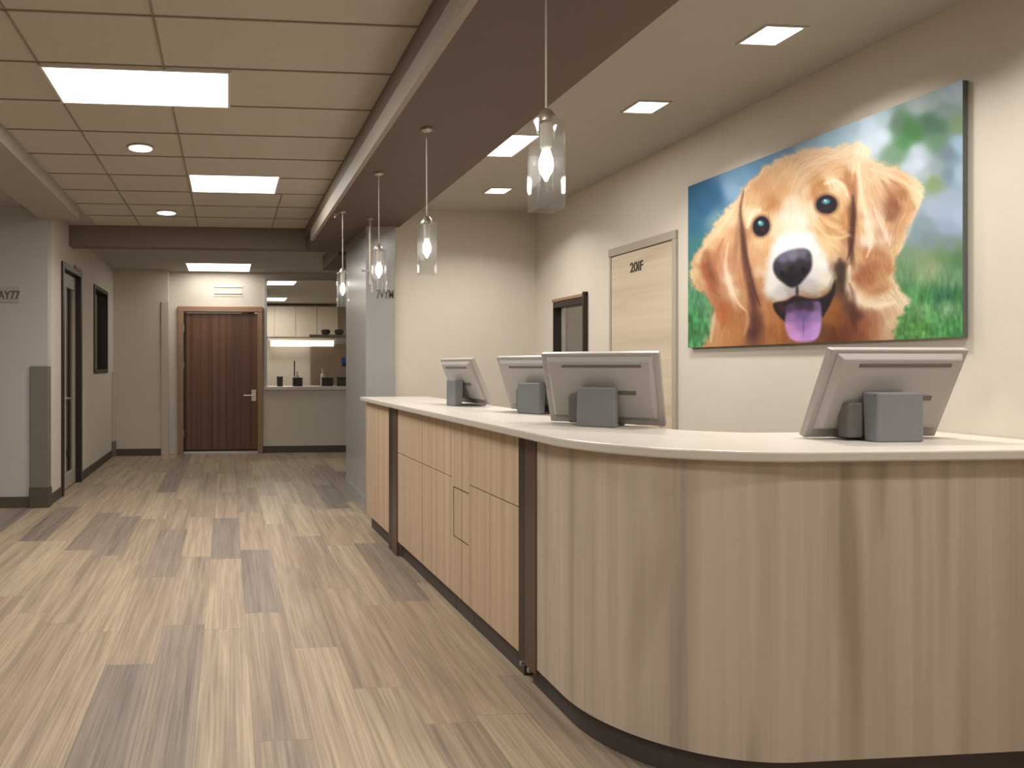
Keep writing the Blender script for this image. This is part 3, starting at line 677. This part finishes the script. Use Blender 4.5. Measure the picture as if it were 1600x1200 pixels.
# ------------------------------------------------------------ dog picture
# the picture is laid out in a 1252 x 1200 sketch frame and then spread flat over the canvas
def art_colors(W, H):
    rng = np.random.RandomState(3)
    src = np.array([(0,0),(1,0),(1,1),(0,1)], float)
    dst = np.array([(42,506),(1160,65),(1160,1114),(42,1163)], float)
    A = []; B = []
    for (u,v),(x,y) in zip(src, dst):
        A += [[u,v,1,0,0,0,-u*x,-v*x],[0,0,0,u,v,1,-u*y,-v*y]]; B += [x,y]
    h = np.linalg.solve(np.array(A), np.array(B))
    U, V = np.meshgrid(np.linspace(0,1,W), np.linspace(0,1,H))
    D = h[6]*U+h[7]*V+1
    X = (h[0]*U+h[1]*V+h[2])/D; Y = (h[3]*U+h[4]*V+h[5])/D
    def shep(pts, s=22, p=2.4):
        num = np.zeros(X.shape+(3,)); den = np.zeros(X.shape)
        for x,y,r,g,b in pts:
            w_ = 1/((X-x)**2+(Y-y)**2+s*s)**p*1e8
            num += w_[...,None]*np.array((r,g,b)); den += w_
        return num/den[...,None]
    def sd(poly):   # signed distance, negative inside
        P = np.array(poly, float); n = len(P); d = np.full(X.shape, 1e9); ins = np.zeros(X.shape, bool)
        for i in range(n):
            a = P[i]; b = P[(i+1)%n]; e = b-a
            t = np.clip(((X-a[0])*e[0]+(Y-a[1])*e[1])/(e@e+1e-9), 0, 1)
            d = np.minimum(d, np.hypot(X-a[0]-t*e[0], Y-a[1]-t*e[1]))
            c = ((a[1] > Y) != (b[1] > Y)) & (X < (b[0]-a[0])*(Y-a[1])/((b[1]-a[1]) if b[1] != a[1] else 1e-9)+a[0])
            ins ^= c
        return np.where(ins, -d, d)
    def spl(poly, k=6):  # closed Catmull-Rom
        P = np.array(poly, float); n = len(P); out = []
        for i in range(n):
            p0,p1,p2,p3 = P[i-1],P[i],P[(i+1)%n],P[(i+2)%n]
            for j in range(k):
                t = j/k; out.append(.5*((2*p1)+(-p0+p2)*t+(2*p0-5*p1+4*p2-p3)*t*t+(-p0+3*p1-3*p2+p3)*t**3))
        return out
    def msk(d, f): return np.clip(.5-d/(2*f), 0, 1)
    def over(img, m, col): return img*(1-m[...,None])+np.asarray(col)*m[...,None]
    def blob(x, y, rx, ry, a=0, soft=.35):
        c, s = math.cos(math.radians(a)), math.sin(math.radians(a))
        dx = X-x; dy = Y-y; q = np.sqrt(((dx*c+dy*s)/rx)**2+((-dx*s+dy*c)/ry)**2)
        t = np.clip((1+soft-q)/(2*soft), 0, 1); return t*t*(3-2*t)
    nz = lambda sx, sy, sh=0: None
    def noise(fx_, fy_, seed):   # smooth value noise in sketch frame
        r = np.random.RandomState(seed); G = r.rand(260, 260)
        a = (X*fx_) % 258; b = (Y*fy_) % 258; i = a.astype(int); j = b.astype(int); u = a-i; v = b-j
        u = u*u*(3-2*u); v = v*v*(3-2*v)
        return (G[j,i]*(1-u)+G[j,i+1]*u)*(1-v)+(G[j+1,i]*(1-u)+G[j+1,i+1]*u)*v
    # background
    bg = [(60,540,52,104,140),(150,540,48,98,135),(110,600,52,100,140),(70,650,58,112,140),(250,470,110,150,180),(220,520,130,165,190),(350,420,95,140,170),(420,370,110,150,180),(520,320,150,180,200),(620,290,155,185,205),(700,250,165,190,205),
          (150,640,110,150,160),(60,760,70,125,130),(70,850,75,130,115),(60,960,85,145,105),(110,1000,95,150,105),(60,1060,70,135,80),(80,1130,75,140,85),(110,1140,95,150,100),
          (780,240,195,212,228),(830,300,205,220,235),(830,220,175,200,210),(790,330,200,215,228),(870,370,120,150,125),(900,250,100,125,105),(930,260,72,120,72),(960,290,70,125,70),(920,330,80,135,80),(900,380,115,150,120),(1020,240,78,112,88),(1060,260,82,115,95),(980,170,165,180,180),(1030,150,155,172,172),(1100,120,165,182,192),(1140,90,180,200,220),(1090,190,130,150,145),(1140,250,120,150,110),(1060,320,105,140,110),
          (970,360,195,205,222),(980,410,205,215,232),(940,420,190,205,222),(1010,450,170,185,190),(1040,480,130,155,100),(1050,430,150,165,170),(1100,360,115,135,150),(1105,450,120,140,155),(1145,330,160,190,215),(1145,450,165,190,210),(1110,560,160,178,198),(1080,600,165,182,205),(1040,600,165,182,200),(1100,660,150,170,195),(1140,620,170,190,215),(1010,650,135,155,165),(960,700,130,155,160),(1020,720,125,145,150),(1100,740,125,145,140),
          (930,790,120,150,115),(1000,800,130,155,115),(1080,780,112,145,100),(1140,800,90,130,85),(920,850,110,148,105),(990,870,125,155,110),(1030,840,150,165,125),(1080,880,110,148,105),(1130,870,110,150,115),(960,920,88,145,90),(1010,950,75,140,80),(1060,950,60,120,82),(1100,940,55,110,80),(1140,950,75,130,75),(1000,1000,110,160,105),(1050,1020,95,155,95),(1100,1000,120,160,120),(940,1060,85,140,75),(1000,1080,95,155,75),(1060,1070,82,145,85),(1120,1060,80,145,80),(1140,1100,70,130,75)]
    img = shep(bg, 26, 2.2)
    grass = np.clip((Y-760)/160, 0, 1)*(.5*(noise(.09,.022,5)+noise(.16,.04,6))-.5)
    grass2 = np.clip((Y-900)/150, 0, 1)*(noise(.07,.06,8)-.5)
    img = img*(1+.42*grass+.35*grass2)[...,None]
    # fur
    head = spl([(262,515),(330,445),(400,393),(480,362),(560,348),(640,338),(700,325),(745,322),(775,345),(790,385),(850,412),(915,432),(970,472),(1002,522),(985,590),(945,650),(918,740),(888,800),(882,850),(905,915),(940,965),(918,1010),(890,1060),(875,1130),(875,1200),(110,1220),(122,1130),(135,1070),(140,1000),(105,945),(62,915),(50,850),(75,775),(130,690),(175,625),(225,570)])
    wob = (noise(.055,.055,11)-.5)*16+(noise(.14,.14,12)-.5)*9
    dh = sd(head)+wob
    fur = [(560,390,232,192,152),(450,430,224,180,132),(520,450,222,182,140),(640,370,236,202,168),(620,430,226,180,138),(690,350,232,205,165),(745,350,246,228,196),(400,470,214,168,118),(340,510,206,152,102),(300,560,214,168,120),(420,520,212,160,108),(520,520,228,190,150),(560,480,206,155,100),(470,580,238,208,176),(450,640,244,222,196),(500,640,252,236,216),(540,600,238,206,168),
           (590,500,196,138,78),(560,530,196,138,80),(640,430,220,172,120),(625,480,240,215,175),(660,500,246,226,192),(675,540,230,190,140),(650,470,225,178,125),(700,500,165,105,62),(690,460,178,118,70),(385,570,190,128,70),(350,590,205,150,98),(300,620,240,210,168),(285,640,225,190,140),(330,605,232,198,152),(280,700,185,130,85),(330,730,230,190,145),(310,770,214,165,112),(300,830,205,150,100),(330,850,220,180,140),(340,800,215,165,115),(380,740,226,176,125),(400,690,236,206,165),(320,700,215,170,120),
           (560,640,235,200,155),(590,640,220,172,118),(620,690,196,142,84),(570,680,226,178,125),(600,720,236,198,150),(680,640,196,136,82),(640,650,222,185,130),(670,590,225,180,122),(695,600,170,110,68),(640,740,226,184,132),(690,720,180,126,82),(600,770,232,190,140),(640,790,222,184,140),(680,780,200,152,108),(610,740,240,206,150),
           (735,440,226,186,142),(720,420,238,204,160),(738,500,232,196,150),(750,560,226,186,140),(738,620,192,136,84),(740,670,200,146,92),(770,660,238,214,186),(775,720,240,218,196),(765,600,226,190,150),(800,520,214,172,130),(800,460,224,188,148),(800,600,212,172,136),(830,640,224,188,156),(850,710,232,202,180),(820,700,205,160,124),(880,580,140,88,58),(865,620,150,96,62),(905,530,170,112,70),(890,500,200,150,106),(850,470,224,184,146),(920,470,226,182,134),(970,500,238,208,160),(985,545,240,218,172),(930,580,204,150,100),(920,630,206,154,106),(880,680,206,150,104),(900,720,214,168,118),(850,760,212,170,132),(880,770,218,176,124),(820,770,198,148,110),(770,780,180,120,80),
           (800,830,172,108,68),(760,850,158,92,60),(735,870,166,98,66),(780,880,170,104,64),(840,850,190,134,86),(860,900,202,150,104),(820,910,196,140,92),(738,790,214,166,120),(712,850,220,172,122),(712,910,230,192,146),(735,950,238,208,166),(780,975,242,220,180),(840,970,234,208,172),(890,930,232,204,164),(875,890,226,194,150),(920,970,230,208,172),(780,940,216,168,124),
           (660,830,60,45,34),(670,880,62,44,32),(650,920,100,62,40),(690,940,84,50,36),(700,990,96,54,36),(640,990,150,90,42),(660,1040,132,72,34),(620,1040,150,90,40),(690,1090,112,58,32),(730,1030,84,46,34),(640,1100,100,48,30),(600,1090,110,66,36),(770,1000,150,92,62),(760,1060,152,88,58),(800,1030,176,122,86),(800,1100,176,116,76),(850,1010,212,172,130),(870,1060,220,188,144),(850,1100,204,166,124),(740,1110,130,70,44),
           (240,590,226,186,140),(215,640,232,198,152),(170,690,230,192,144),(130,740,224,180,126),(90,800,218,172,120),(70,860,226,190,136),(115,830,168,92,58),(130,870,160,84,52),(120,790,184,118,78),(150,910,176,108,68),(100,890,212,160,112),(180,760,204,152,106),(160,820,196,142,100),(190,850,200,146,110),(200,720,214,168,122),(230,700,206,152,104),(240,760,196,140,96),(215,800,192,136,100),(205,880,226,194,160),(225,930,224,190,154),(235,850,196,140,94),(255,900,190,130,84),(180,930,192,134,92),(165,970,176,110,72),(190,1000,180,98,58),(180,1050,186,108,62),(150,1110,204,146,96),(150,1060,214,168,118),(230,1040,178,112,60),(245,1100,192,124,68),(200,1110,196,130,78),(265,1050,186,120,70),(260,980,200,146,100),(290,1000,170,108,72),
           (325,960,150,98,62),(345,990,186,126,82),(305,1040,118,72,56),(312,1100,82,46,46),(325,1060,100,60,48),(365,1050,184,116,62),(350,1110,150,86,50),(385,1000,176,112,62),(400,1090,166,102,52),(420,1120,150,88,46),(380,1130,176,110,60),(335,900,190,130,84),(350,940,196,140,96)]
    fc = shep(fur, 24, 2.2)
    # hair strokes following the coat
    fl = [(560,400,150),(450,430,125),(340,520,115),(640,370,165),(480,600,85),(640,540,60),(300,700,95),(330,820,75),(600,720,50),(740,450,85),(745,620,95),(780,720,80),(830,560,50),(900,480,25),(960,520,60),(920,620,110),(880,720,105),(800,650,60),(760,850,80),(720,900,60),(790,960,10),(880,930,50),(660,900,80),(700,1000,75),(640,1080,110),(760,1060,80),(860,1060,80),(220,620,125),(150,720,120),(80,830,100),(130,900,65),(190,800,105),(215,900,70),(180,1000,95),(160,1100,105),(240,1080,85),(300,950,65),(350,1050,85),(400,1100,80),(250,730,95),(240,850,80)]
    ax = np.array([p[0] for p in fl]); ay = np.array([p[1] for p in fl]); an = np.radians([p[2] for p in fl])
    mod = np.zeros(X.shape); x0 = dst[0][0]
    inv = np.linalg.inv(np.array([[h[0],h[1],h[2]],[h[3],h[4],h[5]],[h[6],h[7],1]]))
    def put(arr, px, py, val, rad):
        q = inv@np.array((px,py,1)); cx = q[0]/q[2]*(W-1); cy = q[1]/q[2]*(H-1)
        i0, i1 = max(0,int(cx-rad)), min(W, int(cx+rad)+2); j0, j1 = max(0,int(cy-rad)), min(H, int(cy+rad)+2)
        if i0 >= i1 or j0 >= j1: return
        I, J = np.meshgrid(np.arange(i0,i1), np.arange(j0,j1))
        arr[j0:j1,i0:i1] += val*np.clip(1-np.hypot(I-cx, J-cy)/rad, 0, 1)
    for k in range(4600):
        x = rng.uniform(45, 1000); y = rng.uniform(320, 1165)
        wv = 1/((ax-x)**2+(ay-y)**2+900)**1.5
        c = (wv*np.cos(2*an)).sum(); s = (wv*np.sin(2*an)).sum(); a = .5*math.atan2(s, c)+rng.normal(0,.14)
        L = rng.uniform(26, 70); val = rng.normal(0, .06); cv = rng.normal(0,.012)
        nq = max(5, int(L/5))
        for q in range(nq):
            t = q/(nq-1)-.5; aa = a+cv*t*L*.5; put(mod, x+math.cos(aa)*L*t, y+math.sin(aa)*L*t, val*(1-1.6*abs(t)**2), 1.25)
    gr_ = fc.mean(axis=-1, keepdims=True); fc = gr_+(fc-gr_)*.9
    fc = fc*(1+np.clip(mod,-.32,.32)[...,None]*np.array((.85,1.0,1.15)))
    rim = np.clip(1-np.abs(dh+10)/16, 0, 1)*.28*np.clip((1050-Y)/200,0,1)
    fc = over(fc, rim, (246,226,186))
    img = over(img, msk(dh, 9), fc)
    # white blaze and muzzle
    muz = spl([(392,735),(420,700),(465,682),(515,682),(552,702),(578,745),(605,795),(628,845),(632,890),(605,930),(560,950),(500,938),(455,960),(410,978),(375,962),(352,920),(358,860),(368,800),(380,765)])
    dm = sd(muz)+wob*.6
    mc = shep([(500,700,250,248,250),(430,720,246,242,240),(560,740,242,238,236),(590,820,240,236,230),(370,830,236,230,224),(375,900,226,222,214),(420,950,198,192,186),(470,930,168,160,158),(540,900,190,184,184),(600,880,226,220,208),(590,930,200,190,150),(620,860,228,216,196),(560,935,172,164,156),(560,860,222,218,216)], 20, 2)
    img = over(img, msk(dm, 16), mc)
    for x_,y_,rx_,ry_,a_,k_ in ((710,640,13,105,3,.7),(706,760,10,60,-8,.7),(268,740,12,90,-4,.6),(290,880,16,90,-12,.65),(315,1000,20,90,-8,.4),(208,900,9,80,-14,-.5),(135,850,16,70,-16,.3),(245,680,10,110,6,.25),(775,690,10,75,-10,-.5),(738,560,9,130,-4,-.35)):
        c_ = (78,44,36) if k_ > 0 else (244,222,192)
        img = over(img, abs(k_)*blob(x_,y_,rx_,ry_,a_,.9), c_)
    def curve(img, pts, w_, col, al):
        P = np.array(pts, float); Q = []
        for i in range(len(P)-1):
            p0 = P[max(i-1,0)]; p1 = P[i]; p2 = P[i+1]; p3 = P[min(i+2,len(P)-1)]
            for j in range(5):
                t = j/5; Q.append(.5*((2*p1)+(-p0+p2)*t+(2*p0-5*p1+4*p2-p3)*t*t+(-p0+3*p1-3*p2+p3)*t**3))
        Q.append(P[-1]); d = np.full(X.shape, 1e9); n = len(Q)-1
        for i in range(n):
            a_, b_ = Q[i], Q[i+1]; e = b_-a_; t = np.clip(((X-a_[0])*e[0]+(Y-a_[1])*e[1])/(e@e+1e-9), 0, 1)
            ww = w_*(.35+.65*math.sin(PI*(i+.5)/n))
            d = np.minimum(d, np.hypot(X-a_[0]-t*e[0], Y-a_[1]-t*e[1])/ww)
        d = d+(noise(.2,.05,21)-.5)*.35
        return over(img, al*np.exp(-np.clip(d,0,9)**2*1.3), col)
    cream, tan, brn, dk = (248,228,198), (206,152,104), (150,88,54), (70,38,34)
    for pts, w_, c_, al in [
        ([(700,830),(694,890),(715,945),(760,980),(820,988),(880,975)], 24, cream, .75),
        ([(730,860),(745,905),(790,930),(850,915)], 22, brn, .35),
        ([(765,800),(790,770),(850,790),(865,850)], 22, (170,104,64), .5),
        ([(735,400),(742,480),(752,560),(775,640),(790,720),(770,790)], 13, cream, .6),
        ([(712,540),(718,600),(714,680),(708,740),(690,800)], 9, dk, .75),
        ([(722,450),(728,520),(722,590)], 10, (168,104,62), .5),
        ([(800,590),(820,640),(845,690),(865,740)], 9, (240,216,196), .6),
        ([(830,480),(870,540),(890,600)], 12, (150,92,58), .45),
        ([(860,470),(920,520),(930,560)], 9, (160,100,64), .4),
        ([(850,640),(880,620),(905,585)], 14, (142,88,56), .45),
        ([(780,430),(850,450),(930,490),(985,530)], 11, cream, .4),
        ([(990,560),(955,640),(925,720),(895,780)], 10, cream, .4),
        ([(268,520),(255,600),(262,680),(272,760),(290,840),(310,920),(335,990)], 9, dk, .6),
        ([(290,900),(305,960),(312,1040),(310,1120)], 14, (84,48,44), .5),
        ([(205,740),(195,820),(212,900),(240,970),(275,1010)], 10, cream, .55),
        ([(185,720),(160,780),(150,840),(165,900)], 12, (170,98,64), .45),
        ([(100,800),(110,860),(140,920),(170,950)], 12, (160,84,54), .5),
        ([(235,590),(170,680),(110,750),(75,820)], 11, cream, .35),
        ([(175,980),(190,1030),(178,1090)], 12, (176,92,52), .5),
        ([(275,990),(285,1050),(270,1110)], 9, (226,180,130), .5),
        ([(150,1020),(140,1080),(135,1140)], 10, cream, .4),
        ([(283,672),(290,635),(312,606),(338,596)], 10, (248,228,200), .65),
        ([(355,600),(385,580),(405,566)], 13, (182,120,66), .6),
        ([(598,492),(640,478),(680,505),(690,540)], 12, (250,232,206), .7),
        ([(560,545),(556,505),(590,482)], 13, (188,124,66), .55),
        ([(660,470),(695,495),(706,550)], 12, (170,108,62), .5),
        ([(575,630),(610,668),(660,680),(700,668)], 9, (176,116,66), .5),
        ([(560,650),(600,700),(655,712),(700,700)], 9, (244,214,166), .55),
        ([(330,715),(350,705),(365,690)], 8, (240,212,176), .6),
        ([(660,800),(672,860),(668,930)], 22, (48,34,26), .55),
        ([(700,900),(716,960),(712,1030),(728,1090)], 14, (74,42,32), .5),
        ([(650,960),(640,1030),(655,1110)], 16, (150,84,36), .4),
        ([(790,1000),(800,1060),(790,1130)], 14, (160,102,66), .35),
        ([(350,960),(365,1040),(360,1120)], 12, (196,130,72), .35),
        ([(400,1030),(410,1090),(420,1150)], 12, (196,126,66), .4)]:
        img = curve(img, pts, w_, c_, al)
    # soft forehead glow between eyes
    img = over(img, .35*blob(470,630,70,70,0,.8), (252,238,220))
    # mouth
    mouth = spl([(388,985),(402,975),(440,968),(480,948),(530,958),(575,958),(618,934),(640,885),(642,925),(622,980),(600,1020),(588,1035),(540,1050),(450,1060),(425,1045),(398,1015)])
    img = over(img, msk(sd(mouth), 5), (34,24,28))
    img = over(img, .6*blob(425,1000,14,22,-30,.6), (70,40,48))
    # tongue
    tg = spl([(442,990),(480,975),(540,970),(578,975),(586,1020),(584,1070),(574,1112),(550,1132),(500,1137),(462,1126),(444,1098),(436,1060),(440,1020)])
    tc = shep([(500,985,50,38,50),(450,1000,70,54,72),(570,985,120,92,130),(540,990,48,36,50),(460,1035,140,106,160),(510,1030,112,86,140),(560,1030,150,116,172),(450,1080,196,138,190),(510,1070,150,112,170),(570,1080,190,146,208),(480,1120,206,150,214),(530,1110,184,138,198),(560,1120,196,150,214)], 16, 2)
    tc = over(tc, .4*blob(512,1060,5,50,0,.6), (96,70,120))
    img = over(img, msk(sd(tg), 5), tc)
    # nose
    ns = spl([(388,838),(394,805),(420,778),(465,760),(512,755),(538,768),(547,800),(543,840),(522,872),(492,905),(462,915),(432,898),(402,872)])
    nc = shep([(460,840,30,22,24),(410,830,52,52,62),(400,850,40,40,46),(430,800,110,108,128),(470,785,122,120,142),(510,778,106,104,120),(535,790,70,64,78),(440,825,60,54,62),(500,815,46,38,44),(520,850,28,22,26),(460,880,22,18,20),(480,905,30,26,28),(540,830,40,34,40)], 14, 2.2)
    img = over(img, msk(sd(ns), 6), nc)
    img = over(img, .9*blob(425,860,10,14,0,.5), (12,8,10)); img = over(img, .9*blob(512,845,10,14,0,.5), (12,8,10))
    img = over(img, .8*blob(486,930,7,26,0,.6), (50,42,44))
    # eyes
    for ex, ey, rx, ry, a in ((340,666,33,40,10),(606,576,42,37,-8)):
        img = over(img, .75*blob(ex,ey,rx*1.22,ry*1.18,a,.25), (96,60,44))
        img = over(img, blob(ex,ey,rx,ry,a,.12), (26,20,30))
        img = over(img, .6*blob(ex+6,ey+12,rx*.4,ry*.28,a,.6), (58,26,28))
        img = over(img, .95*blob(ex-2,ey-12,rx*.36,ry*.26,a,.6), (90,165,178))
        img = over(img, .8*blob(ex-6,ey-16,5,5,0,.4), (190,225,232))
    # folds
    img = over(img, .55*blob(712,660,9,110,2,.9), (74,38,34))
    img = over(img, .5*blob(272,770,10,80,-6,.9), (84,50,46))
    img = over(img, .45*blob(640,640,60,9,28,.9), (172,112,62))
    img = over(img, .45*blob(640,672,60,9,26,.9), (240,208,160))
    return np.clip(img, 0, 255)/255
def build_art():
    W, H = 460, 270
    img = art_colors(W, H)
    lin = np.where(img <= .04045, img/12.92, ((img+.055)/1.055)**2.4)*.84
    xf = 2.715; ya, yb = 4.135, 2.50; zt, zb = 2.352, 1.398
    t = thing('dog_picture', 'large canvas picture of a golden retriever puppy with its tongue out', 'picture', (2.73, 3.32, 1.87))
    o = (2.73, 3.32, 1.87)
    MB().box(xf+.0006, 2.738, yb, ya, zb, zt).build('canvas_frame', M['canvasedge'], t, o, bevel=.003)
    V, U = np.meshgrid(np.linspace(0,1,H), np.linspace(0,1,W), indexing='ij')
    co = np.stack([np.full(U.size, xf), (ya+(yb-ya)*U).ravel(), (zt+(zb-zt)*V).ravel()], 1) - np.array(o)
    idx = np.arange(W*H).reshape(H, W)
    f = np.stack([idx[:-1,:-1], idx[1:,:-1], idx[1:,1:], idx[:-1,1:]], -1).reshape(-1, 4)
    me = bpy.data.meshes.new('printed_canvas')
    me.from_pydata(co.tolist(), [], f.tolist())
    at = me.color_attributes.new('print', 'FLOAT_COLOR', 'POINT')
    rgba = np.ones((W*H, 4), np.float32); rgba[:, :3] = lin.reshape(-1, 3)
    at.data.foreach_set('color', rgba.ravel())
    m, nt, b = newmat('printed_canvas')
    a = N(nt, 'ShaderNodeAttribute'); a.attribute_name = 'print'
    nt.links.new(a.outputs['Color'], b.inputs['Base Color']); b.inputs['Roughness'].default_value = .6; b.inputs['Specular IOR Level'].default_value = .2
    me.materials.append(m); me.update()
    ob = bpy.data.objects.new('printed_canvas', me); C.objects.link(ob); ob.parent = t
build_art()
